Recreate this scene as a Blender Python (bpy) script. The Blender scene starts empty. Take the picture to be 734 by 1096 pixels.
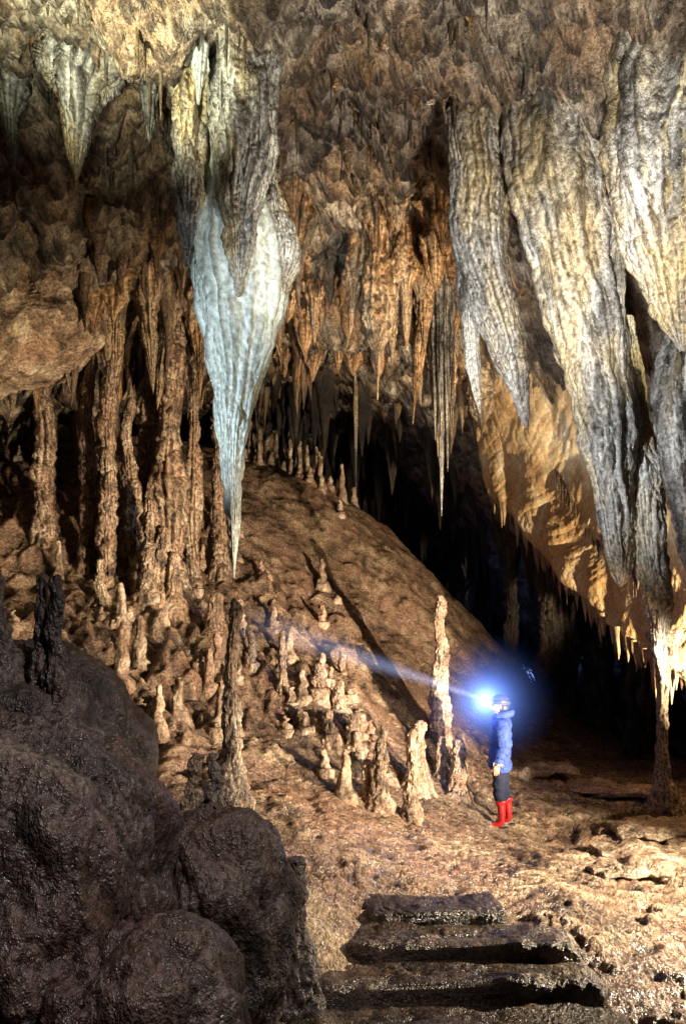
import bpy, math, random
import numpy as np
from mathutils import Vector, Matrix
random.seed(7); rng=np.random.default_rng(7)
scene=bpy.context.scene
scene.view_settings.view_transform='Standard'
try: scene.view_settings.look='None'
except Exception: pass
scene.view_settings.exposure=0

# ---------------------------------------------------------------- noise
_g=np.random.default_rng(3).normal(size=(256,3));_g/=np.linalg.norm(_g,axis=1,keepdims=True);_g=(_g*1.75).astype(np.float32)
_gx,_gy,_gz=[np.ascontiguousarray(_g[:,i]) for i in range(3)]
_P=np.random.default_rng(5).permutation(256).astype(np.uint8);_P=np.concatenate([_P,_P])
def vn(x,y,z):
    """gradient noise, roughly -1..1"""
    x,y,z=np.broadcast_arrays(np.asarray(x,float),np.asarray(y,float),np.asarray(z,float))
    fx=np.floor(x);fy=np.floor(y);fz=np.floor(z)
    ix=(fx.astype(np.int32)&255);iy=(fy.astype(np.int32)&255);iz=(fz.astype(np.int32)&255)
    x=(x-fx).astype(np.float32);y=(y-fy).astype(np.float32);z=(z-fz).astype(np.float32)
    f=lambda t:t*t*t*(t*(t*6-15)+10)
    u,v,w=f(x),f(y),f(z)
    r=0
    for a in (0,1):
        pa=_P[(ix+a)&255].astype(np.int32);wa=u if a else 1-u;xa=x-a
        for b in (0,1):
            pb=_P[(pa+iy+b)&255].astype(np.int32);wb=wa*(v if b else 1-v);yb=y-b
            for c in (0,1):
                h=_P[(pb+iz+c)&255]
                r=r+(wb*(w if c else 1-w))*(_gx[h]*xa+_gy[h]*yb+_gz[h]*(z-c))
    return r
def _nx(x,y,z):
    return (x*.80+y*.48+z*.36)*2.03+11.3,(-x*.60+y*.64+z*.48)*2.03+5.7,(-y*.6+z*.8)*2.03+3.1
def fbm(x,y,z,o=4,g=.5):
    s=0;a=1;t=0
    for i in range(o):
        s=s+a*vn(x,y,z);t+=a;x,y,z=_nx(x,y,z);a*=g
    return s/t*1.2
def billow(x,y,z,o=4,g=.5):
    s=0;a=1;t=0
    for i in range(o):
        s=s+a*np.abs(vn(x,y,z));t+=a;x,y,z=_nx(x,y,z);a*=g
    return s/t*1.1
def sstep(a,b,x):
    t=np.clip((x-a)/(b-a),0,1);return t*t*(3-2*t)

# ---------------------------------------------------------------- mesh
def make_obj(name,parts,mat,smooth=True,parent=None):
    Vs=[];Fs=[];o=0
    for V,F in parts:
        Vs.append(V);Fs.append(F+o);o+=len(V)
    V=np.concatenate(Vs).astype(np.float32);F=np.concatenate(Fs).astype(np.int32)
    me=bpy.data.meshes.new(name)
    me.vertices.add(len(V));me.vertices.foreach_set('co',V.ravel())
    me.loops.add(F.size);me.loops.foreach_set('vertex_index',F.ravel())
    me.polygons.add(len(F))
    me.polygons.foreach_set('loop_start',np.arange(0,F.size,4,dtype=np.int32))
    me.polygons.foreach_set('loop_total',np.full(len(F),4,dtype=np.int32))
    me.update(calc_edges=True)
    me.polygons.foreach_set('use_smooth',np.full(len(F),smooth,dtype=bool))
    ob=bpy.data.objects.new(name,me);scene.collection.objects.link(ob)
    if mat: me.materials.append(mat)
    if parent: ob.parent=parent
    return ob
def grid_faces(nr,nc,wrap=False):
    r=np.arange(nr-1);c=np.arange(nc if wrap else nc-1)
    R,C=np.meshgrid(r,c,indexing='ij');C2=(C+1)%nc
    return np.stack([R*nc+C,R*nc+C2,(R+1)*nc+C2,(R+1)*nc+C],-1).reshape(-1,4)
def catmull(A,t):
    A=np.asarray(A,float);n=len(A)
    P=np.vstack([2*A[0]-A[1],A,2*A[-1]-A[-2]])
    s=np.clip(t,0,1)*(n-1);i=np.minimum(s.astype(int),n-2);u=(s-i)[:,None]
    p0,p1,p2,p3=P[i],P[i+1],P[i+2],P[i+3]
    return .5*((2*p1)+(-p0+p2)*u+(2*p0-5*p1+4*p2-p3)*u**2+(-p0+3*p1-3*p2+p3)*u**3)
_sd=[0]
def loft(st,nseg=32,nring=60,flute=.15,ff=2.5,lump=.03,lf=4,band=0,bandf=12,fz=.35,fine=0.0):
    _sd[0]+=1;sd=_sd[0]*3.77
    t=np.linspace(0,1,nring);S=catmull(st,t)
    S[:,3:]=np.maximum(S[:,3:],.003)
    th=np.linspace(0,2*np.pi,nseg,endpoint=False)
    c=np.cos(th)[None,:];s=np.sin(th)[None,:]
    z=S[:,2][:,None]
    tw=.25*np.sin(z*.9+sd)
    k=np.ones((nring,nseg))
    if flute:
        wp=.38*vn(z*1.3+sd,c*1.1,s*1.1)+.14*vn(z*3.7+sd,c*2.3,s*2.3)
        n=vn(c*ff+sd+tw+wp,s*ff+sd-wp,z*fz+sd)
        n2=vn(c*ff*2.3+sd+wp,s*ff*2.3+tw,z*fz*1.6)
        am=.75+.6*vn(z*.8+sd,c,s)
        k+=flute*(.7-2.2*np.abs(n))+flute*.5*(.7-2.2*np.abs(n2))*am
    if band:
        ph=z*bandf+1.6*vn(z*bandf*.23,sd,c*.5)+.9*vn(c*1.2,s*1.2,z*2+sd)
        k+=band*(np.abs(np.sin(ph))**.6-.7)*(.7+.6*vn(z*bandf*.3,sd,1.))+band*1.0*vn(z*bandf*.35,sd,s*.4)
    X=S[:,0][:,None]+S[:,3][:,None]*k*c
    Y=S[:,1][:,None]+S[:,4][:,None]*k*s
    Z=z+0*X
    if lump:
        rm=np.minimum(S[:,3],S[:,4])[:,None]
        d=(billow(X*lf,Y*lf,Z*lf*.6,4,.6)-.33)*2*np.minimum(lump,rm*.55)
        if fine: d=d+fbm(X*lf*6,Y*lf*6,Z*lf*3.5,2)*np.minimum(fine,rm*.2)
        X=X+d*c;Y=Y+d*s;Z=Z+fbm(X*3,Y*3,Z*2,2)*np.minimum(lump,rm)*.5
    V=np.stack([X,Y,Z],-1).reshape(-1,3)
    return V,grid_faces(nring,nseg,True)
def blob(c,r,e=1.0,nu=160,nv=110,amp=.15,f=1.5,rot=0,o=5,fine=.01,tilt=0,sm=.5,zs=1.0):
    _sd[0]+=1;sd=_sd[0]*2.3
    a=np.linspace(0,2*np.pi,nu,endpoint=False)[None,:];b=np.linspace(-np.pi/2+.01,np.pi/2-.01,nv)
    if e<.8:      # close the flat top and bottom with extra rings running to the centre
        k=np.arccos(np.linspace(.01**e,.004,26)[1:]**(1/e));b=np.concatenate([-k[::-1],b,k]);nv=len(b)
    b=b[:,None]
    p=lambda v:np.sign(v)*np.abs(v)**e
    X=r[0]*p(np.cos(b))*p(np.cos(a));Y=r[1]*p(np.cos(b))*p(np.sin(a));Z=r[2]*p(np.sin(b))+0*X
    L=np.sqrt((X/r[0])**2+(Y/r[1])**2+(Z/r[2])**2)+1e-6
    nx,ny,nz=X/r[0]/L,Y/r[1]/L,Z/r[2]/L
    if amp or fine:
        d=fbm(X*f+sd,Y*f,Z*f,3)*amp*1.1+(billow(X*f*1.7+sd,Y*f*1.7,Z*f*1.7*zs,o,sm)-.3)*amp*1.3+fbm(X*18,Y*18,Z*18,2)*fine
        X,Y,Z=X+nx*d,Y+ny*d,Z+nz*d
    if tilt: Z=Z+tilt*X
    cr,sr=math.cos(rot),math.sin(rot)
    V=np.stack([c[0]+X*cr-Y*sr,c[1]+X*sr+Y*cr,c[2]+Z],-1).reshape(-1,3)
    return V,grid_faces(nv,nu,True)

# ---------------------------------------------------------------- TPS surfaces
class TPS:
    def __init__(s,P,lo,hi):
        P=np.array(P,float);n=len(P);s.P=P;s.lo=lo;s.hi=hi
        K=s.U(np.hypot(P[:,None,0]-P[None,:,0],P[:,None,1]-P[None,:,1]))+np.eye(n)*.02
        Q=np.c_[np.ones(n),P[:,:2]]
        A=np.block([[K,Q],[Q.T,np.zeros((3,3))]])
        s.w=np.linalg.solve(A,np.r_[P[:,2],0,0,0])
    def U(s,r): return np.where(r>1e-9,r*r*np.log(r+1e-12),0)
    def __call__(s,x,y):
        x=np.asarray(x,float);y=np.asarray(y,float)
        r=s.w[-3]+s.w[-2]*x+s.w[-1]*y
        for i,p in enumerate(s.P):
            q=(x-p[0])**2+(y-p[1])**2+1e-12
            r=r+(s.w[i]*.5)*q*np.log(q)
        return np.clip(r,s.lo,s.hi)
G=TPS([(2.1,10,0),(2.85,6.2,0),(3.5,7.7,0),(5.2,11.3,.05),(6.1,18,.35),(7,24,.7),(7,14,.1),(-.63,7.5,.71),
(.37,9,.45),(1.38,9.8,.2),(-.23,11,1.44),(-1.1,11.5,1.97),(-2.5,12,2.85),(-2.44,9,1.39),(-4,12,3.2),(-5.4,14,4.7),
(-7.3,16,6.5),(-2.7,22,7.9),(-.57,17,4.4),(.87,21,5.9),(2.1,20,4.6),(1.55,17,3.25),(2.26,16,2.1),(2.9,15,.9),(1.02,13,1.6),
(3.8,24,2.0),(0,29,6.5),(4,30,1.5),(-6,26,8.6),(.6,4.3,-.65),(.6,4.9,-.46),(.6,5.5,-.17),(.7,6.4,.13),(-.4,5.6,.40),(2.2,5.2,-.22),(1.8,6.6,.08),(0,2,-.7),(0,-1,-.6),(3,2,-.4),(6,4,0),
(-3,5,.9),(-3,2,.6),(-6,8,1.8),(-10,14,6),(-5,-1,.5),(5,-1,0),(9,9,.3)],-1,9.5)
C=TPS([(0,3,8.0),(0,6.2,8.2),(0,8,8.9),(0,10,9.4),(0,11.5,9.4),(0,13,9.0),(0,14.5,8.5),(0,17,8.7),(0,20,9.3),(0,26,9.3),(0,31,8.5),
(-1.2,6.4,8.1),(-1.2,8,8.5),(-1.2,9.5,9.0),(-3,6,8.3),(-3,8,8.6),(-3,10,9.0),(-4.2,9,8.4),(-5,11,7.6),(-5.8,13,6.7),(-4,13,7.7),(-3,14,8.1),(-3,17,8.5),(-3.5,21,9.7),(-9,12,5),(-9,18,7.6),(-8,8,6.5),(-6,4,7.5),
(1.5,6.5,8.2),(1.5,8,8.0),(2.4,6.3,7.8),(2.5,8,7.4),(3.3,7.0,7.3),(2.6,9.3,7.8),(4.6,8,7.2),(1.7,10,8.8),(3,11,8.1),(1.6,13,8.4),(2.5,14,7.7),(2.6,17,7.2),(2.6,21,7.4),(3.8,12.7,7.1),(5,11,6.2),(4.4,16,6.0),(5.5,15,4.8),(6,18,3.4),(6.5,22,3.0),(5,25,4),(7,12,4.0),(4,26,5.0),
(8,10,5),(9,14,3),(7,6,7),(3,3,8),(6,2,7.5)],1.0,11)
def ground(x,y,full=True):
    z=G(x,y)
    sl=sstep(.2,2.0,z)
    lk=sl*sstep(1.0,-1.2,x+ .0*y)*sstep(17,13,y)      # lumpy flowstone on the lower left slope
    z=z+(.07+.16*sl)*fbm(x*.5,y*.5,3.,3)+(.09+.15*sl+.30*lk)*(billow(x*1.3,y*.8,7.,3)-.3)
    if full:
        z=z+(.040+.06*sl+.09*lk)*(billow(x*3.7,y*2.6,1.,4,.64)-.3)+.010*fbm(x*15,y*15,2.,2)
        wx=x+.5*fbm(x*1.3,y*1.3,9.,3);q=fbm(wx*.6+4,y*1.5+.3*wx,5.,2)*5;z=z+.04*(1-sl)*(sstep(.30,.55,q-np.floor(q))-.6*(q-np.floor(q)))
        # layered rimstone terraces on the flat floor to the right
        wr=sstep(1.9,2.9,x)*sstep(13,10.5,y)*sstep(4.5,6,y);q2=fbm(x*.45+1.3,y*.75,21.,3)*5;f2=q2-np.floor(q2)
        z=z+wr*.09*(np.floor(q2)+sstep(.80,1.0,f2)-.5*q2)
    return z
def side(x,y):
    L=-(2.6+.5*np.maximum(y,0));R=4.4+.40*np.maximum(y,0)
    return sstep(0,2.6,L-x)+sstep(0,2.6,x-R)
def ceil(x,y,full=True):
    z=C(x,y)
    z=z+.30*fbm(x*.5,y*.5,13.,3)-.95*(billow(x*.8,y*.8,17.,3)-.3)
    if full:
        z=z-.48*(billow(x*2.2,y*2.2,11.,4,.60)-.3)-.13*(billow(x*7,y*7,4.,3,.65)-.3)
    return z-9*side(x,y)-6*sstep(28,31,y)
def gz(x,y): return float(ground(np.array([x]),np.array([y]))[0])
def cz(x,y): return float(ceil(np.array([x]),np.array([y]))[0])

# ---------------------------------------------------------------- materials
def rock_mat(name,cols,scale=1.0,rough=(.4,.75),bump=.5,streak=0.0,cav=.6,patch=None,patch_amt=.5,spec=.5,bscale=1.0,speck=.85):
    m=bpy.data.materials.new(name);m.use_nodes=True;nt=m.node_tree;N=nt.nodes;L=nt.links;N.clear()
    out=N.new('ShaderNodeOutputMaterial');b=N.new('ShaderNodeBsdfPrincipled');L.new(b.outputs[0],out.inputs[0])
    g=N.new('ShaderNodeNewGeometry');mp=N.new('ShaderNodeMapping');L.new(g.outputs['Position'],mp.inputs[0])
    mp.inputs['Scale'].default_value=(scale,scale,scale*(1-streak))
    n=N.new('ShaderNodeTexNoise');n.inputs['Scale'].default_value=1.6;n.inputs['Detail'].default_value=4;n.inputs['Roughness'].default_value=.7
    L.new(mp.outputs[0],n.inputs['Vector'])
    r=N.new('ShaderNodeValToRGB');L.new(n.outputs['Fac'],r.inputs[0])
    e=r.color_ramp.elements;e[0].position=.36;e[0].color=(*cols[0],1);e[1].position=.66;e[1].color=(*cols[-1],1)
    for i,c in enumerate(cols[1:-1]):
        q=e.new(.36+.30*(i+1)/(len(cols)-1));q.color=(*c,1)
    col=r.outputs[0]
    def mix(a,bc,f,mode='MIX'):
        x=N.new('ShaderNodeMix');x.data_type='RGBA';x.blend_type=mode
        if isinstance(f,float): x.inputs[0].default_value=f
        else: L.new(f,x.inputs[0])
        L.new(a,x.inputs[6])
        if isinstance(bc,tuple): x.inputs[7].default_value=(*bc,1)
        else: L.new(bc,x.inputs[7])
        return x.outputs[2]
    def mr(s,a,b2,c,d):
        x=N.new('ShaderNodeMapRange');L.new(s,x.inputs[0])
        for i,v in enumerate((a,b2,c,d)): x.inputs[i+1].default_value=v
        return x.outputs[0]
    if patch:
        n2=N.new('ShaderNodeTexNoise');n2.inputs['Scale'].default_value=.7;n2.inputs['Detail'].default_value=3;n2.inputs['Roughness'].default_value=.65
        L.new(mp.outputs[0],n2.inputs['Vector'])
        col=mix(col,patch,mr(n2.outputs['Fac'],.47,.60,0,patch_amt))
    n3=N.new('ShaderNodeTexNoise');n3.inputs['Scale'].default_value=26*bscale;n3.inputs['Detail'].default_value=3;n3.inputs['Roughness'].default_value=.75
    L.new(g.outputs['Position'],n3.inputs['Vector'])
    r3=N.new('ShaderNodeValToRGB');L.new(n3.outputs['Fac'],r3.inputs[0]);r3.color_ramp.elements[0].position=.36;r3.color_ramp.elements[0].color=(.35,.34,.33,1);r3.color_ramp.elements[1].position=.60;r3.color_ramp.elements[1].color=(1.25,1.25,1.25,1)
    col=mix(col,r3.outputs[0],speck,'MULTIPLY')
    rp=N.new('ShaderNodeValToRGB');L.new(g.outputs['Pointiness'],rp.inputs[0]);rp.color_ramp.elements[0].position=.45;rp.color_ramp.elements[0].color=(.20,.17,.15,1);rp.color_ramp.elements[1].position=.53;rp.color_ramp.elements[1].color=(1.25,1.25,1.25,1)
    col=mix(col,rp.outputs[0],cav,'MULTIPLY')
    L.new(col,b.inputs['Base Color'])
    L.new(mr(n3.outputs['Fac'],.35,.65,rough[0],rough[1]),b.inputs['Roughness'])
    b.inputs['Specular IOR Level'].default_value=spec
    n4=N.new('ShaderNodeTexNoise');n4.inputs['Scale'].default_value=12*bscale;n4.inputs['Detail'].default_value=4;n4.inputs['Roughness'].default_value=.8
    mp2=N.new('ShaderNodeMapping');L.new(g.outputs['Position'],mp2.inputs[0]);mp2.inputs['Scale'].default_value=(1,1,1-streak*.8);L.new(mp2.outputs[0],n4.inputs['Vector'])
    bp=N.new('ShaderNodeBump');bp.inputs['Strength'].default_value=bump;bp.inputs['Distance'].default_value=.16;L.new(n4.outputs['Fac'],bp.inputs['Height'])
    L.new(bp.outputs[0],b.inputs['Normal'])
    return m
def flat(name,c,rough=.6,bump=0,metal=0,bs=60,spec=.5):
    m=bpy.data.materials.new(name);m.use_nodes=True;nt=m.node_tree;b=nt.nodes['Principled BSDF']
    n=nt.nodes.new('ShaderNodeTexNoise');n.inputs['Scale'].default_value=bs;n.inputs['Detail'].default_value=4
    tc=nt.nodes.new('ShaderNodeTexCoord');nt.links.new(tc.outputs['Object'],n.inputs['Vector'])
    r=nt.nodes.new('ShaderNodeValToRGB');r.color_ramp.elements[0].position=.3;r.color_ramp.elements[1].position=.7
    r.color_ramp.elements[0].color=(*[v*.6 for v in c],1);r.color_ramp.elements[1].color=(*[min(1,v*1.2) for v in c],1)
    nt.links.new(n.outputs['Fac'],r.inputs[0]);nt.links.new(r.outputs[0],b.inputs['Base Color'])
    b.inputs['Roughness'].default_value=rough;b.inputs['Metallic'].default_value=metal;b.inputs['Specular IOR Level'].default_value=spec
    if bump:
        bp=nt.nodes.new('ShaderNodeBump');bp.inputs['Strength'].default_value=bump;bp.inputs['Distance'].default_value=.03
        n2=nt.nodes.new('ShaderNodeTexNoise');n2.inputs['Scale'].default_value=14;nt.links.new(tc.outputs['Object'],n2.inputs['Vector'])
        nt.links.new(n2.outputs['Fac'],bp.inputs['Height']);nt.links.new(bp.outputs[0],b.inputs['Normal'])
    return m
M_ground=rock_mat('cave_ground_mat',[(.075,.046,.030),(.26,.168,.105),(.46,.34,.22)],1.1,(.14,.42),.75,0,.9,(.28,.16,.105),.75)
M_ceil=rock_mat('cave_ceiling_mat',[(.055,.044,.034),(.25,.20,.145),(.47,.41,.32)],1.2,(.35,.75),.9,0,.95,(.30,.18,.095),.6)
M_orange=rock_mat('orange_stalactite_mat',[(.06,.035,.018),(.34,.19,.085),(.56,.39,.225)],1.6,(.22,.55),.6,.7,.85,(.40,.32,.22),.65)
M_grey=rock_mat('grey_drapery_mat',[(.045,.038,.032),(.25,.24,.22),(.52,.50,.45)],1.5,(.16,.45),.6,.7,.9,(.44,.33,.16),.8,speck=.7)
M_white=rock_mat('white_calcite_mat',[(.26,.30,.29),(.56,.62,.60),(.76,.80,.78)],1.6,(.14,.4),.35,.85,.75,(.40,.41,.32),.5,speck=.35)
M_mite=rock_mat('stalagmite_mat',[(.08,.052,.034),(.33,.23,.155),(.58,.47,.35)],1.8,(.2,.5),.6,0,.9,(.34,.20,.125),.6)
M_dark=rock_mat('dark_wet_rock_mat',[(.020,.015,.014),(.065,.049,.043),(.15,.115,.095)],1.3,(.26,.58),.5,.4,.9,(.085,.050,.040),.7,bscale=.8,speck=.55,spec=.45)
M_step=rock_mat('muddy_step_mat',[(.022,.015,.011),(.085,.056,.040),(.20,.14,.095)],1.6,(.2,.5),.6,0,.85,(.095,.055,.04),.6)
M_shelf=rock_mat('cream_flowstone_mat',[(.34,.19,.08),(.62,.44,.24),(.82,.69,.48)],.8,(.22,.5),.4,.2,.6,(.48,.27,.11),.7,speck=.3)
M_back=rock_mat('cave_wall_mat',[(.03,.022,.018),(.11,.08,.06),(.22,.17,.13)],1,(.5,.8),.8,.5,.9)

# ---------------------------------------------------------------- ground + ceiling + back wall
def fan(fn,ny,nx,y0,y1,pw):
    v=np.linspace(0,1,ny)**pw;y=(y0+(y1-y0)*v)[:,None];u=np.linspace(-1,1,nx)[None,:]
    x=u*(6.8+.68*np.maximum(y+1,0));Y=y+0*x
    Z=fn(x,Y);return np.stack([x,Y,Z],-1).reshape(-1,3),grid_faces(ny,nx)
make_obj('cave_floor',[fan(ground,840,780,-2,33,1.45)],M_ground)
make_obj('cave_ceiling',[fan(ceil,800,740,-2,33,1.1)],M_ceil)
xx=np.linspace(-26,26,420)[None,:];zz=np.linspace(-1,12,160)[:,None]
X=xx+0*zz;Z=zz+0*xx;Y=30-.02*X**2+1.3*fbm(X*.35,Z*.12,2.,4)-1.2*(billow(X*1.1,Z*.3,8.,4)-.3)
make_obj('cave_back_wall',[(np.stack([X,Y,Z],-1).reshape(-1,3),grid_faces(160,420))],M_back)
for (x,y,a,b,rt) in [(3.15,12.3,.75,.34,.2),(4.35,11.9,.8,.4,-.1),(3.5,10.9,.55,.3,.3),(4.3,9.9,.75,.42,.1),(3.6,8.9,.6,.35,-.2),(3.0,8.0,.45,.3,.2)]:
    make_obj('rimstone_slab',[blob((x,y,gz(x,y)+.03),(a,b,.07),.55,200,60,.10,1.5,rt,4,.006)],M_mite)

# ---------------------------------------------------------------- flowstone shelf on the right
Trow=[(2.68,14,7.7),(3.8,13,7.2),(4.4,12,6.4),(4.8,11.5,5.7),(5.1,11,5.2),(5.4,10,5.0),(6.2,9,5.2)]
T2  =[(2.72,14.5,7.3),(3.75,13.5,6.7),(4.4,12.7,5.6),(4.75,12.2,4.8),(5.15,11.5,4.1),(5.6,10.5,3.6),(6.5,9.3,3.8)]
Mrow=[(2.78,15,6.95),(3.6,14.3,6.0),(4.3,13.7,4.65),(4.65,13.1,3.9),(5.1,12.1,3.1),(5.6,11.1,2.6),(6.6,10,2.6)]
M2  =[(2.80,15.5,6.85),(3.3,15.0,5.75),(3.95,14.5,4.55),(4.45,13.7,3.55),(4.95,12.7,2.75),(5.5,11.7,2.15),(6.5,10.5,1.9)]
Lip =[(2.86,16,6.75),(3.16,15.5,5.5),(3.9,15,4.37),(4.43,14,3.28),(4.92,13,2.42),(5.5,12,1.80),(6.4,11,1.5)]
B1=[(p[0]+.35,p[1]+.8,p[2]+.18) for p in Lip];B2=[(p[0]+1.0,p[1]+2.8,p[2]+.5) for p in Lip];B3=[(p[0]+2.2,p[1]+6.5,p[2]+.2) for p in Lip]
rows=np.array([Trow,T2,Mrow,M2,Lip,B1,B2,B3],float)
nu,nv=420,330
tu=np.linspace(0,1,nu);tv=np.linspace(0,1,nv)
A=np.stack([catmull(r,tu) for r in rows])
Sf=catmull(A.reshape(8,-1),tv).reshape(nv,nu,3)
X,Y,Z=Sf[...,0],Sf[...,1],Sf[...,2]
nrm=np.cross(np.gradient(Sf,axis=1),np.gradient(Sf,axis=0));nrm/=np.linalg.norm(nrm,axis=-1,keepdims=True)+1e-9
uu=np.broadcast_to(tu[None,:],X.shape)
d=.34*(billow(X*.6,Y*.6,Z*.5,2)-.3)+.05*(billow(uu*26,Z*.25,Y*.2,3)-.3)+.05*(billow(X*3.4,Y*3.4,Z*2,4,.6)-.3)
Sf=Sf-nrm*d[...,None]
make_obj('flowstone_shelf',[(Sf.reshape(-1,3),grid_faces(nv,nu))],M_shelf)
fr=[]
for i in range(260):
    t=rng.random()**.8;p=catmull(Lip,np.array([t]))[0];k=rng.random()*.9
    q=catmull(B2,np.array([t]))[0];p=p*(1-k*k)+q*k*k
    l=.12+.45*rng.random()**2.2;r=.02+.03*rng.random()+l*.05
    fr.append(loft([(p[0],p[1],p[2]+.18,r*1.5,r*1.5),(p[0],p[1],p[2]-.02,r,r),(p[0],p[1],p[2]-l*.6,r*.5,r*.5),(p[0],p[1],p[2]-l,.004,.004)],9,9,.15,1.5,.01,6))
make_obj('shelf_edge_stalactites',fr,M_shelf)
fr=[]
for i in range(130):
    t=.25+.35*rng.random();p=catmull(Mrow,np.array([t]))[0];w=rng.random();p=p+np.array([.0,-.10,.12+.45*w])
    l=.15+.3*rng.random();r=.02+.02*rng.random()
    fr.append(loft([(p[0],p[1]+.12,p[2]+.35,r*1.6,r*1.6),(p[0],p[1],p[2],r,r),(p[0],p[1],p[2]-l,.004,.004)],9,9,.15,1.5,.01,6))
make_obj('shelf_face_stalactites',fr,M_orange)

# ---------------------------------------------------------------- the great stalactite
kw=dict(nseg=160,nring=340,flute=.10,ff=2.4,lump=.045,lf=3.0,fz=.18,fine=.008)
make_obj('giant_stalactite',[
 loft([(-1.2,8.1,9.3,.6,.55),(-1.22,8.1,8.5,.5,.45),(-1.23,8.1,7.8,.42,.4),(-1.2,8.1,7.3,.40,.38),(-1.14,8,6.8,.47,.38),(-1.10,8,6.4,.50,.38),(-1.09,8,6.0,.45,.36),(-1.12,8,5.5,.34,.28),(-1.15,8,5.1,.24,.2),(-1.18,8,4.7,.165,.15),(-1.185,8,4.3,.12,.115),(-1.17,8,3.75,.075,.075),(-1.165,8,3.12,.010,.010)],**kw)],M_white)
kg=dict(kw);kg.update(flute=.16,lump=.08,fine=.012)
make_obj('stalactite_lobe',[
 loft([(-.98,7.75,9.3,.42,.4),(-1.0,7.7,8.4,.36,.33),(-1.00,7.62,7.8,.32,.28),(-.97,7.6,7.3,.28,.25),(-1.04,7.6,6.8,.19,.18),(-1.05,7.6,6.35,.11,.1),(-1.06,7.62,5.95,.02,.02)],**kg),
 loft([(-1.6,7.9,9.3,.35,.3),(-1.58,7.85,8.4,.24,.25),(-1.58,7.8,7.6,.19,.2),(-1.6,7.8,6.9,.13,.15),(-1.62,7.8,6.35,.03,.03)],**kg),
 loft([(-.85,8.1,7.6,.1,.2),(-.72,8.0,7.0,.14,.2),(-.64,7.98,6.6,.16,.2),(-.66,7.98,6.25,.1,.12),(-.72,7.95,5.85,.02,.02)],**kg)],M_grey)
make_obj('slender_stalactite',[loft([(-1.42,7.4,9.2,.15,.15),(-1.42,7.4,8.6,.12,.12),(-1.42,7.4,8.2,.08,.08),(-1.43,7.4,7.75,.012,.012)],60,120,.12,2,.03,5),
 loft([(-1.2,7.4,9.2,.03,.03),(-1.21,7.4,8.4,.022,.022),(-1.21,7.4,7.6,.006,.006)],12,40,.1,2,.01,5)],M_white)

# ---------------------------------------------------------------- right-hand draperies
kd=dict(nseg=200,nring=320,flute=.15,ff=1.8,lump=.075,lf=2.2,fz=.11,fine=.012)
R=[[(1.52,8.5,8.4,.36,.35),(1.54,8.4,7.5,.32,.33),(1.55,8.4,6.7,.28,.3),(1.74,8.35,6.0,.24,.25),(1.91,8.3,5.4,.15,.17),(2.03,8.3,4.82,.015,.02)],
 [(2.25,8.0,8.4,.50,.5),(2.28,7.9,7.6,.52,.5),(2.30,7.8,7.0,.49,.46),(2.42,7.8,6.3,.42,.40),(2.60,7.8,5.5,.35,.34),(2.73,7.8,4.8,.29,.30),(2.82,7.85,4.1,.21,.22),(2.90,7.9,3.5,.155,.16),(2.95,7.95,3.15,.11,.11),(2.96,8,3.02,.02,.02)],
 [(3.0,8.0,5.9,.1,.15),(3.04,7.95,5.0,.16,.18),(3.15,7.9,4.3,.20,.21),(3.22,7.9,3.5,.19,.19),(3.3,7.9,2.9,.135,.14),(3.35,7.9,2.45,.08,.08),(3.38,7.9,2.0,.01,.01)],
 [(2.98,7.0,8.2,.46,.5),(2.94,6.95,7.3,.48,.48),(2.92,6.9,6.8,.46,.44),(2.94,6.9,6.3,.40,.38),(3.04,6.9,5.8,.29,.28),(3.10,6.9,5.4,.17,.18),(3.13,6.9,5.1,.02,.02)],
 [(3.28,7.15,5.8,.05,.05),(3.30,7.15,5.4,.20,.22),(3.28,7.15,4.95,.29,.28),(3.28,7.15,4.4,.28,.27),(3.34,7.15,3.7,.20,.19),(3.40,7.15,3.1,.1,.1),(3.42,7.15,2.75,.01,.01)],
 [(4.0,7.5,8.2,.5,.5),(4.0,7.5,7.2,.38,.4),(3.95,7.5,6.3,.28,.3),(3.9,7.5,5.4,.16,.18),(3.88,7.5,5.0,.03,.03)],
 [(4.6,7.4,8.2,.6,.6),(4.5,7.4,7.2,.5,.5),(4.6,7.4,5.5,.4,.4),(4.65,7.4,3.9,.04,.05)],
 [(1.93,7.9,7.7,.11,.14),(1.95,7.75,7.2,.09,.11),(2.08,7.62,6.2,.06,.07),(2.18,7.6,5.5,.015,.015)],
 [(1.36,8.5,7.2,.13,.13),(1.46,8.45,5.7,.08,.08),(1.54,8.4,5.0,.012,.012)],
 [(2.75,7.7,7.6,.10,.11),(2.78,7.6,6.5,.08,.09),(2.84,7.6,5.6,.02,.02)]]
for s in R: make_obj('drapery_stalactite',[loft(s,**kd)],M_grey)

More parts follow.
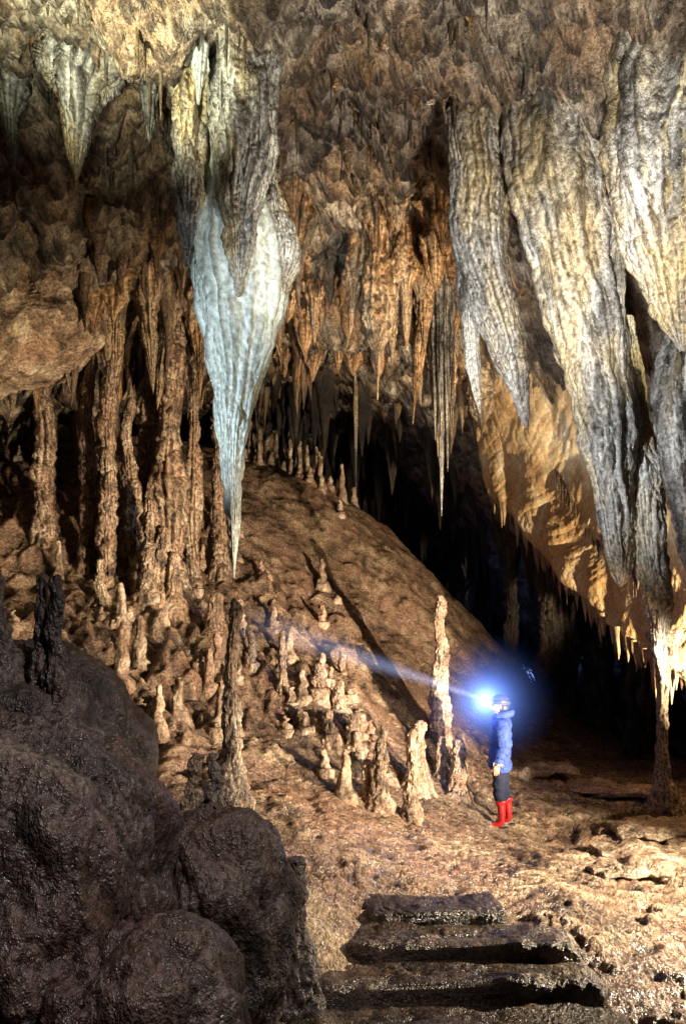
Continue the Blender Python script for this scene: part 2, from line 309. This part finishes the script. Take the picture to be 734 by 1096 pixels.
# ---------------------------------------------------------------- medium and small hanging stalactites
def hang(x,y,tip,r,ns=48,nr=110,top=None,fl=.28,k=1.0,m=1.):
    t=cz(x,y)+.35 if top is None else top
    L=t-tip;dx=rng.normal()*.05*L*m;dy=rng.normal()*.03*L
    pr=[(0,1.3),(.2,1.05),(.4,.85),(.6,.6),(.8,.32),(1,.03)]
    return loft([(x+dx*a,y+dy*a,t-L*a,r*b*(1+.2*rng.normal()),r*b*k) for a,b in pr],ns,nr,fl,2.,.12*min(1,r*4),3.0,fz=.25)
big=[(.57,12,6.35,.26),(.75,12.1,6.9,.22),(1.0,12,7.15,.22),(.35,12.2,7.4,.22),(1.35,12.4,7.3,.22),(-.5,13,7.6,.22),
 (1.3,13.2,6.6,.24),(1.6,13.0,5.7,.17),(1.85,13.2,6.0,.17),(1.45,12.9,6.2,.15),(-3.3,12.5,6.6,.2),(-2.9,12.8,6.4,.18),(-2.5,13,6.7,.2),(-3.8,12.6,6.3,.18),(-2.1,13.5,7.1,.2)]
make_obj('ceiling_stalactites',[hang(*b,ns=80,nr=170) for b in big],M_orange)
mid=[]
for i in range(46):
    y=10.5+6*rng.random();x=-.36*y+(.2*y+.36*y)*rng.random();c=cz(x,y)
    l=.5+.9*rng.random();mid.append(hang(x,y,c-l*.8,.16+.2*rng.random(),56,80,fl=.35,k=.8))
make_obj('ceiling_draperies',mid,M_orange)
make_obj('lit_ceiling_stalactites',[hang(-2.80,8,7.3,.34,72,150),hang(-3.72,8.3,7.7,.16),hang(-2.1,8.2,7.95,.12)],M_grey)
ws=[]
for x,t,dy,r in ((1.66,4.6,0,.06),(1.76,5.35,-.03,.05),(1.56,5.9,.05,.045),(1.86,6.1,.06,.04)):
    c=cz(x,12.8+dy);ws.append(loft([(x,12.8+dy,c+.3,r*2.2,r*2.2),(x,12.78+dy,c-.3,r*1.6,r*1.6),(x,12.75+dy,(c+t)/2,r,r),(x+.015,12.75+dy,t+(c-t)*.2,r*.55,r*.5),(x+.02,12.75+dy,t,.006,.006)],40,130,.4,2,.07,4))
make_obj('pale_stalactites',ws+[hang(.24,15,5.3,.04,30,90)],M_grey)
small=[];small2=[];far=[]
n=0
while n<1500:
    y=7+17*rng.random()**1.0;x=(rng.random()*2-1)*(.52*y+.6)
    if y<10.5 and rng.random()<.6: continue
    if y>16 and rng.random()<.8: n+=1;continue
    if vn(x*.9,y*.9,31.)<-.05: continue
    c=cz(x,y);
    if c<gz(x,y)+1.0 or x>3.0 and y>11.5: n+=1;continue
    kfr=.3+.7*float(sstep(10.5,13.5,np.array(y)))
    l=(.1+1.2*rng.random()**2.4)*kfr
    if x<-2 and y>11: l*=1.5
    r=(.02+.05*rng.random()+.045*l)*(.8+.4*kfr)
    l=min(l,c-gz(x,y)-.6)
    dst=small if rng.random()<.65 else small2
    g=loft([(x,y,c+.2,r*1.8,r*1.5),(x,y,c-.1*l,r*1.1,r*1.1),(x+.02*rng.normal(),y,c-.5*l,r*.6,r*.6),(x+.03*rng.normal(),y,c-l,.004,.004)],12,16,.3,1.6,.04,5)
    dst.append(g);n+=1
make_obj('small_stalactites',small,M_orange);make_obj('small_pale_stalactites',small2,M_mite)
sw=[]
for i in range(110):
    y=6.6+4.5*rng.random();x=-3.8+5.6*rng.random();c=cz(x,y);l=.12+.45*rng.random()**1.5
    sw.append(loft([(x,y,c+.1,.022,.022),(x,y,c-l*.6,.013,.013),(x,y,c-l,.004,.004)],7,8,0,1,0,1))
make_obj('soda_straws',sw,M_grey)
for i in range(150):
    y=18+10*rng.random();x=-2.5+9*rng.random();c=cz(x,y);g0=gz(x,y)
    if c-g0<1.4: continue
    l=min(.4+1.8*rng.random()**1.5,c-g0-.8);r=.06+.07*l
    far.append(loft([(x,y,c+.3,r*1.6,r*1.6),(x,y,c-.3*l,r,r),(x,y,c-l,.01,.01)],12,14,.2,1.6,.03,4))
make_obj('distant_stalactites',far,M_back)

# ---------------------------------------------------------------- stalagmites
def mite(x,y,h,rb,rt,ns=40,nr=110,band=.13,bf=None,lean=0.0,base=None,lump=.05):
    z=(gz(x,y) if base is None else base)
    bf=bf or max(7,1.3/rb)
    st=[(x,y,z-.35,rb*2.1,rb*2.1),(x,y,z+.02,rb*1.4,rb*1.4)]
    for a in (.2,.4,.6,.8,.93):
        w=1+.12*rng.normal();rr=(rb+(rt-rb)*a)*w
        st.append((x+lean*a*h+.012*rng.normal(),y,z+h*a,rr,rr))
    st.append((x+lean*h,y,z+h*.985,rt*.6,rt*.6));st.append((x+lean*h,y,z+h,.003,.003))
    return loft(st,ns,nr,.07,1.6,lump,5,band,bf,fine=.010)
def M(x,y,h,rb,rt,mat=None,name='stalagmite',**k):
    make_obj(name,[mite(x,y,h,rb,rt,ns=72,nr=240,**k)],mat or M_mite)
M(-.89,6,1.6,.105,.04,bf=24,base=1.18,lean=.01,band=.17)
M(1.55,12,2.30,.14,.085,bf=18,band=.16)
M(.42,9,1.0,.15,.05,lean=.06,bf=16);M(.3,9.1,.5,.1,.05)
M(.83,9,1.1,.1,.06,bf=18);M(1.05,10.2,.95,.14,.07,bf=14);M(.95,10.1,.6,.12,.07)
M(1.62,10.5,.75,.13,.07,bf=16);M(1.42,10.8,.6,.11,.05);M(1.75,11.3,.55,.09,.05)
M(-.89,11,.95,.08,.05,bf=20);M(-.35,11.1,.45,.12,.06);M(-.05,11,.5,.13,.06);M(-1.6,11.6,.9,.12,.05);M(-1.4,11.4,.6,.1,.05);M(-2.0,11.8,.7,.17,.1)
M(.15,10.4,.5,.12,.06);M(-.2,10.3,.4,.12,.05)
M(-1.8,4.5,.55,.05,.035,M_dark,base=2.28);M(-1.70,4.45,.62,.055,.035,M_dark,base=2.2);M(-2.08,4.5,.4,.05,.03,M_dark,base=2.45)
M(-1.0,5,.3,.05,.04,M_mite,base=1.38);M(-.88,5.05,.25,.045,.03,M_dark,base=1.42)
M(-.3,4.8,.62,.085,.065,M_dark,base=.42,bf=12);M(-.42,4.9,.4,.06,.04,M_dark,base=.6);M(-1.0,4.7,.15,.03,.02,M_mite,base=1.22)
ms=[]
for i in range(160):
    y=8.5+8*rng.random();x=-1.2-.36*y*rng.random()+ (1.3 if rng.random()<.4 else 0)
    if vn(x*.9,y*.9,77.)<-.05: continue
    if x>.5: continue
    h=.10+.80*rng.random()**2.6;rb=.035+.03*rng.random()+.09*h
    ms.append(mite(x,y,h,rb,rb*.35,20,34,band=.10,lump=.05))
for i in range(40):
    t=rng.random();x=-3+3.5*t+.2*rng.normal();y=21.5-1.0*t+.5*rng.normal();h=.3+.9*rng.random()**2
    ms.append(mite(x,y,h,.10,.04,14,24,lump=.03))
for i in range(22):
    a=rng.normal(size=2);x=-.1+.6*a[0];y=10.8+.6*a[1];h=.1+.25*rng.random()
    ms.append(mite(x,y,h,.08,.035,18,30,lump=.04))
make_obj('stalagmite_field',ms,M_mite)
def column(x,y,rt,rb,top=None,band=.16,bf=13,name='cave_column',mat=None):
    z0=gz(x,y)-.3;z1=(cz(x,y)+.4) if top is None else top
    st=[];
    for a in np.linspace(0,1,9):
        w=1+.2*rng.normal();e=1.5 if a in(0,1) else 1
        r=(rt+(rb-rt)*a)*w*e
        if top is not None and a==0: r=.004
        if top is not None and a==.125: r=rt*.75
        st.append((x+.03*rng.normal(),y,z1+(z0-z1)*a,r,r))
    make_obj(name,[loft(st,72,300,.16,2,.09,4,band,bf,fine=.012)],mat or M_mite)
column(-4.42,13,.11,.14,top=8.0);column(-3.95,12.6,.08,.14);column(-3.72,13,.10,.16,top=7.0);column(-2.98,13,.17,.26);column(-2.7,13.4,.1,.18)
column(-3.5,13.5,.13,.18);column(-2.3,14,.1,.14);column(-5.3,13.3,.12,.2);column(-3.2,12.4,.1,.25,top=5.1);column(-4.6,14.5,.12,.18)
M(-2.95,12.3,1.3,.2,.08,bf=12);M(-2.75,12.2,.9,.18,.06,bf=12);M(-3.15,12.2,.8,.18,.08);M(-3.9,12,.7,.13,.05)
make_obj('cave_column',[loft([(4.72,11,2.6,.25,.25),(4.7,11,1.95,.10,.10),(4.69,11,1.4,.08,.08),(4.69,11,.8,.09,.09),(4.7,11,.35,.14,.14),(4.7,11,-.1,.28,.28)],72,200,.12,2,.05,5,.06,9)],M_mite)
for (x,y,a,b) in [(5.0,18,.3,.35),(5.5,18.4,.2,.25),(4.3,19,.12,.2),(6.4,19,.35,.4),(7.4,18,.4,.5),(3.6,23,.3,.4),(6,15.5,.10,.13),(6.7,16.5,.15,.2)]:
    column(x,y,a,b,band=.05,bf=5,mat=M_back)

# left overhanging pale ledge
make_obj('rock_ledge',[blob((-5.9,11.9,7.25),(2.1,1.2,.90),.8,300,220,.24,.6,.25,5,.012,tilt=.30)],M_mite)

# ---------------------------------------------------------------- foreground boulders and steps
make_obj('dark_boulder',[blob((-1.80,3.9,.85),(.95,.95,1.22),.95,460,340,.25,.9,.3,6,.004,sm=.52,zs=.5)],M_dark)
make_obj('dark_boulder',[blob((-.78,4.55,.62),(.44,.5,.80),.85,320,220,.17,1.2,.2,6,.004,sm=.52,zs=.5)],M_dark)
make_obj('dark_boulder',[blob((-1.02,3.3,.25),(.62,.55,.82),.9,320,220,.19,1.2,.8,6,.004,sm=.52,zs=.5)],M_dark)
make_obj('dark_boulder',[blob((-2.3,4.9,1.3),(.9,.8,1.2),.9,320,220,.22,1.0,.1,6,.004,sm=.52,zs=.5)],M_dark)
for (x,y,z,a,b,c,rt) in [(.74,6.2,.07,.58,.24,.19,.08),(.90,5.75,-.03,.92,.24,.21,-.04),(.68,5.32,-.16,1.14,.24,.24,.03),(.60,4.90,-.30,1.30,.24,.26,-.03),(.45,4.48,-.47,1.38,.24,.27,.02),(.4,4.06,-.63,1.4,.24,.27,.0)]:
    make_obj('stone_step',[blob((x,y,z),(a,b,c),.22,480,150,.05,1.5,rt,5,.007,sm=.55)],M_step)

# ---------------------------------------------------------------- caver
gp=gz(2.1,10.0)
root=bpy.data.objects.new('caver',None);scene.collection.objects.link(root)
root.location=(2.1,10,gp+.0);root.rotation_euler=(0,0,math.radians(-100))
m_jack=flat('jacket_blue',(.022,.042,.17),.75,.8,spec=.2);m_trou=flat('trousers_navy',(.012,.015,.03),.9,.8,spec=.1);m_boot=flat('rubber_boot_red',(.34,.010,.012),.35)
m_skin=flat('skin',(.30,.17,.12),.6,spec=.3);m_helm=flat('helmet_blue_grey',(.03,.04,.08),.5,spec=.3);m_blk=flat('black_plastic',(.02,.02,.02),.4)
def skin(name,vs,es,rootv,mats,assign,parent,sub=2,post=None):
    me=bpy.data.meshes.new(name);me.from_pydata([v[:3] for v in vs],es,[])
    ob=bpy.data.objects.new(name,me);scene.collection.objects.link(ob)
    md=ob.modifiers.new('s','SKIN');md.use_smooth_shade=True;md.branch_smoothing=.6
    for i,v in enumerate(vs):
        d=me.skin_vertices[0].data[i];d.radius=(v[3],v[4] if len(v)>4 else v[3]);d.use_root=(i==rootv)
    sb=ob.modifiers.new('d','SUBSURF');sb.levels=sub;sb.render_levels=sub
    dg=bpy.context.evaluated_depsgraph_get();dg.update()
    m2=bpy.data.meshes.new_from_object(ob.evaluated_get(dg));ob.modifiers.clear();ob.data=m2;m2.name=name
    m2.materials.clear()
    for m in mats: m2.materials.append(m)
    if post:
        for v in m2.vertices: v.co=post(v.co.copy(),v.normal.copy())
    for p in m2.polygons:
        p.material_index=assign(p.center) if assign else 0;p.use_smooth=True
    ob.parent=parent;return ob
# faces local -Y
vs=[(0,0,.93,.15,.14),(0,.0,1.08,.15,.14),(0,.01,1.25,.17,.145),(0,.015,1.39,.145,.12),(0,.01,1.48,.06,.06),(0,-.005,1.56,.055,.06),
 (.095,0,.84,.088,.1),(.105,-.02,.47,.064,.074),(.11,.01,.30,.06,.066),(.112,.02,.09,.05,.055),(.118,-.05,.045,.048,.045),(.125,-.15,.038,.040,.035),
 (-.095,.01,.84,.088,.1),(-.11,.05,.47,.064,.074),(-.115,.10,.30,.06,.066),(-.118,.12,.09,.05,.055),(-.124,.05,.045,.048,.045),(-.13,-.05,.038,.040,.035),
 (.185,.015,1.39,.08,.085),(.24,.045,1.13,.062,.068),(.25,-.03,.90,.048,.05),(.25,-.05,.85,.03,.034),
 (-.185,.015,1.39,.08,.085),(-.245,.04,1.13,.062,.068),(-.25,-.09,.93,.048,.05),(-.24,-.12,.885,.03,.034)]
es=[(0,1),(1,2),(2,3),(3,4),(4,5),(0,6),(6,7),(7,8),(8,9),(9,10),(10,11),(0,12),(12,13),(13,14),(14,15),(15,16),(16,17),(3,18),(18,19),(19,20),(20,21),(3,22),(22,23),(23,24),(24,25)]
ish=lambda c:abs(c.x)>.218 and .78<c.z<.875
def asg(c):
    if c.z<.37: return 2
    if ish(c): return 3
    if c.z<.76 : return 1
    if c.z>1.52: return 3
    return 0
def post(co,n):
    f=0
    if co.z>.76 and co.z<1.52: f=.036+.012*math.sin(co.z*46+co.x*20)+.009*math.sin(co.z*21-co.y*30)
    if .76<co.z<.86 and abs(co.x)<.19: f+=.022
    if .37<co.z<.76: f=.022+.009*math.sin(co.z*50+co.y*30)
    if .33<co.z<.37: f=.014
    if ish(co): f=0
    return co+n*f
skin('body',vs,es,0,[m_jack,m_trou,m_boot,m_skin],asg,root,2,post)
def ringmesh(name,c,R,r,mat,sc=(1,1,1),tilt=0):
    a=np.linspace(0,2*np.pi,28,endpoint=False)[:,None];b=np.linspace(0,2*np.pi,12,endpoint=False)[None,:]
    X=(R+r*np.cos(b))*np.cos(a)*sc[0];Y=(R+r*np.cos(b))*np.sin(a)*sc[1];Z=r*np.sin(b)*sc[2]+0*a+tilt*Y
    V=np.stack([X+c[0],Y+c[1],Z+c[2]],-1).reshape(-1,3);F=[]
    for i in range(28):
        for j in range(12): F.append([i*12+j,((i+1)%28)*12+j,((i+1)%28)*12+(j+1)%12,i*12+(j+1)%12])
    return make_obj(name,[(V,np.array(F))],mat,parent=root)
ringmesh('hood_roll',(0,.04,1.495),.09,.042,m_jack,(1,1.15,1.3),.25)
for sx,fy in((.112,.015),(-.117,.10)): ringmesh('boot_cuff',(sx,fy-.005,.365),.066,.012,m_boot)
for sx,fy in((.118,-.05),(-.124,.05)):
    make_obj('boot_sole',[blob((sx,fy,.012),(.052,.155,.016),.6,40,20,0,1,0,1,0)],m_blk,parent=root)
nu,nv=64,48
a=np.linspace(0,2*np.pi,nu,endpoint=False)[None,:];b=np.linspace(-np.pi/2+.02,np.pi/2-.02,nv)[:,None]
X=.076*np.cos(b)*np.cos(a);Y=.096*np.cos(b)*np.sin(a);Z=.115*np.sin(b)+0*X
X=X*(1-.22*sstep(0,-.1,Z)*1.0);front=sstep(-.02,-.09,Y)
g2=lambda x0,z0,sx,sz:np.exp(-((X-x0)/sx)**2-((Z-z0)/sz)**2)*front
Y=Y-.028*g2(0,-.025,.014,.022)-.014*g2(0,.0,.010,.03)+.012*(g2(.03,.008,.017,.013)+g2(-.03,.008,.017,.013))-.010*g2(0,.03,.05,.01)-.010*g2(0,-.062,.025,.008)+.006*g2(0,-.072,.02,.005)-.012*g2(0,-.1,.03,.015)
make_obj('head',[(np.stack([X,Y-.015,Z+1.615],-1).reshape(-1,3),grid_faces(nv,nu,True))],m_skin,parent=root)
for s in(1,-1):
    make_obj('ear',[blob((s*.077,.0,1.61),(.012,.02,.033),1,20,16,0,1,0,1,0)],m_skin,parent=root)
    make_obj('eye',[blob((s*.03,-.094,1.623),(.012,.008,.008),1,16,12,0,1,0,1,0)],m_blk,parent=root)
make_obj('hair',[blob((0,.03,1.60),(.082,.085,.09),1,32,24,.008,12,0,2,0)],m_blk,parent=root)
b=np.linspace(-.08,np.pi/2-.02,26)[:,None];a=np.linspace(0,2*np.pi,56,endpoint=False)[None,:]
X=.108*np.cos(b)*np.cos(a);Y=.132*np.cos(b)*np.sin(a);Z=.115*np.sin(b)+0*X
k=np.where(b<.02,1.1,1.0);X=X*k;Y=Y*k
Z=Z+.008*np.exp(-(X/.012)**2)
make_obj('helmet',[(np.stack([X,Y-.005,Z+1.65],-1).reshape(-1,3),grid_faces(26,56,True))],m_helm,parent=root)
make_obj('headlamp_housing',[blob((0,-.145,1.685),(.034,.026,.026),.6,32,20,0,1,0,1,0)],m_blk,parent=root)
ml=bpy.data.materials.new('headlamp_lens');ml.use_nodes=True;nt=ml.node_tree;nt.nodes.clear()
o=nt.nodes.new('ShaderNodeOutputMaterial');e=nt.nodes.new('ShaderNodeEmission');e.inputs[0].default_value=(.75,.86,1,1);e.inputs[1].default_value=60;nt.links.new(e.outputs[0],o.inputs[0])
make_obj('headlamp_lens',[blob((0,-.178,1.687),(.050,.032,.047),1,32,20,0,1,0,1,0)],ml,parent=root)
ringmesh('helmet_strap',(0,-.005,1.685),.112,.006,m_blk,(1,1.2,1.5))
def hand(s,w,name):
    px,py,pz=w
    make_obj(name+'_palm',[blob((px,py-.005,pz-.045),(.019,.04,.048),.8,28,20,0,1,0,1,0)],m_skin,parent=root)
    for i,(oy,l) in enumerate([(-.028,.068),(-.010,.076),(.009,.070),(.027,.056)]):
        x0=px;y0=py+oy-.005;z0=pz-.075
        v=[(x0,y0,z0+.02,.009),(x0,y0,z0-l*.4,.009),(x0-s*.012,y0-.002,z0-l*.72,.008),(x0-s*.028,y0-.004,z0-l*.95,.007)]
        skin(name+'_finger',v,[(0,1),(1,2),(2,3)],0,[m_skin],None,root,1)
    v=[(px-s*.004,py-.03,pz-.03,.011),(px-s*.012,py-.052,pz-.055,.010),(px-s*.018,py-.058,pz-.085,.008)]
    skin(name+'_thumb',v,[(0,1),(1,2)],0,[m_skin],None,root,1)
hand(1,(.25,-.05,.86),'left_hand');hand(-1,(-.24,-.12,.895),'right_hand')

# headlamp halo and beam painted as self-glowing volumes, nothing is scattered
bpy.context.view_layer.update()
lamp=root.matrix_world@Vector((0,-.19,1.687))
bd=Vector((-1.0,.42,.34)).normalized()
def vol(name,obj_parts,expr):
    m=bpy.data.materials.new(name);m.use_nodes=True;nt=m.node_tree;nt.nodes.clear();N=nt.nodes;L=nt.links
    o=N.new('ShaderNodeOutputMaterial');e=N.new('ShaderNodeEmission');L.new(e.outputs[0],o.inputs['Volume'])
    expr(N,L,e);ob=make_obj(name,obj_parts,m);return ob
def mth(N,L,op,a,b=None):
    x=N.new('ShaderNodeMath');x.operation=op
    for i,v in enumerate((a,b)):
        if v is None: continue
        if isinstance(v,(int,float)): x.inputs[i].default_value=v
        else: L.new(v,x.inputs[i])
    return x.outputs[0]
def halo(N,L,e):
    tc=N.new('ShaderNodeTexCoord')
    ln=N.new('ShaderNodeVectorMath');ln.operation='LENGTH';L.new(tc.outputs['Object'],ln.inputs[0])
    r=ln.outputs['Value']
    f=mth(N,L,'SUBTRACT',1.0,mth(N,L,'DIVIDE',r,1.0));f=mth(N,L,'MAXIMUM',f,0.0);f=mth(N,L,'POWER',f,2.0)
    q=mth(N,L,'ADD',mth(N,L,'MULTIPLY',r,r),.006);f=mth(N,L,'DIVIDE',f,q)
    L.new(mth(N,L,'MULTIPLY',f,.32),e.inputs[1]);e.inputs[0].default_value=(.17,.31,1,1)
ob=vol('lamp_halo_glow',[blob((0,0,0),(1.0,1.0,1.0),1,40,28,0,1,0,1,0)],halo);ob.location=lamp
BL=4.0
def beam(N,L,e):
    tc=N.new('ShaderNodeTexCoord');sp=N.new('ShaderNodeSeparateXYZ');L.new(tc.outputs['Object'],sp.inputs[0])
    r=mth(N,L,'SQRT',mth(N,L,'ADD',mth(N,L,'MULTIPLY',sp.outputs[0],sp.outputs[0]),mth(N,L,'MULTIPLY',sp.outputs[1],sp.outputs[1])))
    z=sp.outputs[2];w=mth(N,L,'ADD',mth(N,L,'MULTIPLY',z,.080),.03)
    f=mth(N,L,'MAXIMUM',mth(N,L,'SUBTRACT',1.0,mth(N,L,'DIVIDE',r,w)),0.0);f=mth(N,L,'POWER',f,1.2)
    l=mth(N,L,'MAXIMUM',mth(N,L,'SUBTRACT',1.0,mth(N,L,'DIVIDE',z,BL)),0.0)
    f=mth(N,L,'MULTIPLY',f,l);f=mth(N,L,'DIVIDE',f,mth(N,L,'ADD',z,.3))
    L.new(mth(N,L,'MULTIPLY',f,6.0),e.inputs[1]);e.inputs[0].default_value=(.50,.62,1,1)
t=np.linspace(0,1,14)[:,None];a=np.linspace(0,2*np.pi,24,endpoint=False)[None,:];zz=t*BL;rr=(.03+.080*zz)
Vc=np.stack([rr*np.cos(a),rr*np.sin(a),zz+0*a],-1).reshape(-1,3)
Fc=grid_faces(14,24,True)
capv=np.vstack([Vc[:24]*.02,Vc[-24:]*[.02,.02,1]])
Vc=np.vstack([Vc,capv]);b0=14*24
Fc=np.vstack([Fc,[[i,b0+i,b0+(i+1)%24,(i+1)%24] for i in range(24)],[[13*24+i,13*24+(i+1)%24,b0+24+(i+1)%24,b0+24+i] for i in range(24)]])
ob=vol('lamp_beam_glow',[(Vc,Fc)],beam);ob.location=lamp;ob.rotation_euler=bd.to_track_quat('Z','Y').to_euler()

# ---------------------------------------------------------------- lights
def light(name,kind,loc,power,col,r=.1,target=None,angle=60,blend=.6):
    l=bpy.data.lights.new(name,kind);l.energy=power;l.color=col
    l.shadow_soft_size=r
    if kind=='SPOT': l.spot_size=math.radians(angle);l.spot_blend=blend
    o=bpy.data.objects.new(name,l);scene.collection.objects.link(o);o.location=loc
    if target is not None: o.rotation_euler=(Vector(target)-Vector(loc)).to_track_quat('-Z','Y').to_euler()
    return o
light('floor_flash','SPOT',(5.2,6.3,1.35),3600,(1,.86,.63),.05,(1.6,7.9,-.55),96,.6)
light('shelf_flash','SPOT',(6.4,9.3,.6),6800,(1,.83,.54),.06,(4.5,13.4,3.5),54,.7)
light('slope_flash','SPOT',(4.9,4.0,1.4),6200,(1,.81,.58),.04,(-1.9,11.2,2.2),50,.7)
light('mound_flash','SPOT',(4.9,4.0,.75),16500,(1,.81,.59),.015,(.1,15.5,2.9),32,.9)
light('ceiling_flash','SPOT',(3.6,8.5,1.5),8400,(1,.77,.49),.08,(.2,13.4,8.4),42,.9)
light('left_wall_flash','SPOT',(1.5,8.3,2.6),3200,(1,.79,.50),.10,(-4,12.8,6.0),56,.9)
light('stalactite_flash','SPOT',(-3.4,4.4,3.4),1350,(.76,.90,1),.10,(-1.1,8,5.4),40,.8)
light('drapery_flash','SPOT',(-1.6,4.6,3.0),2400,(.90,.95,1),.08,(2.9,8,5.4),50,.8)
light('drapery_side_flash','SPOT',(5.4,4.8,6.0),1200,(1,.85,.46),.08,(3.1,7.1,6.4),60,.8)
light('overhead_flash','SPOT',(-2.2,6.0,6.5),1100,(.97,1,.72),.12,(-2.0,7.0,8.6),90,.9)
light('front_ceiling_flash','SPOT',(1.6,4.2,3.2),2700,(1,.94,.83),.12,(1,9.5,9.2),66,.8)
light('white_stalactite_flash','SPOT',(.9,10.5,3.2),260,(.85,.95,1),.08,(1.7,12.9,5.3),28,.6)
light('foreground_fill','SPOT',(.9,2.2,5.0),600,(1,.90,.86),.06,(-1.3,4.2,.9),62,.9)  # added weak fill to lift the dark boulders
light('stalagmite_fill','SPOT',(3.6,3.4,2.4),1500,(1,.88,.66),.04,(-.85,6,2.0),18,.8)  # added narrow spot that brightens the near left stalagmite
light('headlamp_beam','SPOT',lamp+bd*.1,380,(.6,.75,1),.02,lamp+bd*3,30,.7)
light('headlamp_spill','POINT',lamp+Vector((-.30,-.05,.10)),30,(.25,.42,1),.04)
light('passage_lamp','POINT',(5.4,20.5,1.6),60,(.22,.36,1),.3)
w=bpy.data.worlds.new('World');scene.world=w;w.use_nodes=True
w.node_tree.nodes['Background'].inputs[0].default_value=(.3,.35,.5,1);w.node_tree.nodes['Background'].inputs[1].default_value=.03

# ---------------------------------------------------------------- camera
cd=bpy.data.cameras.new('Camera');co=bpy.data.objects.new('Camera',cd);scene.collection.objects.link(co)
co.location=(0,0,2.4);co.rotation_euler=(math.radians(90),0,0)
cd.sensor_fit='VERTICAL';cd.sensor_height=36;cd.lens=26.28;cd.shift_y=.1296;cd.clip_end=200
scene.camera=co
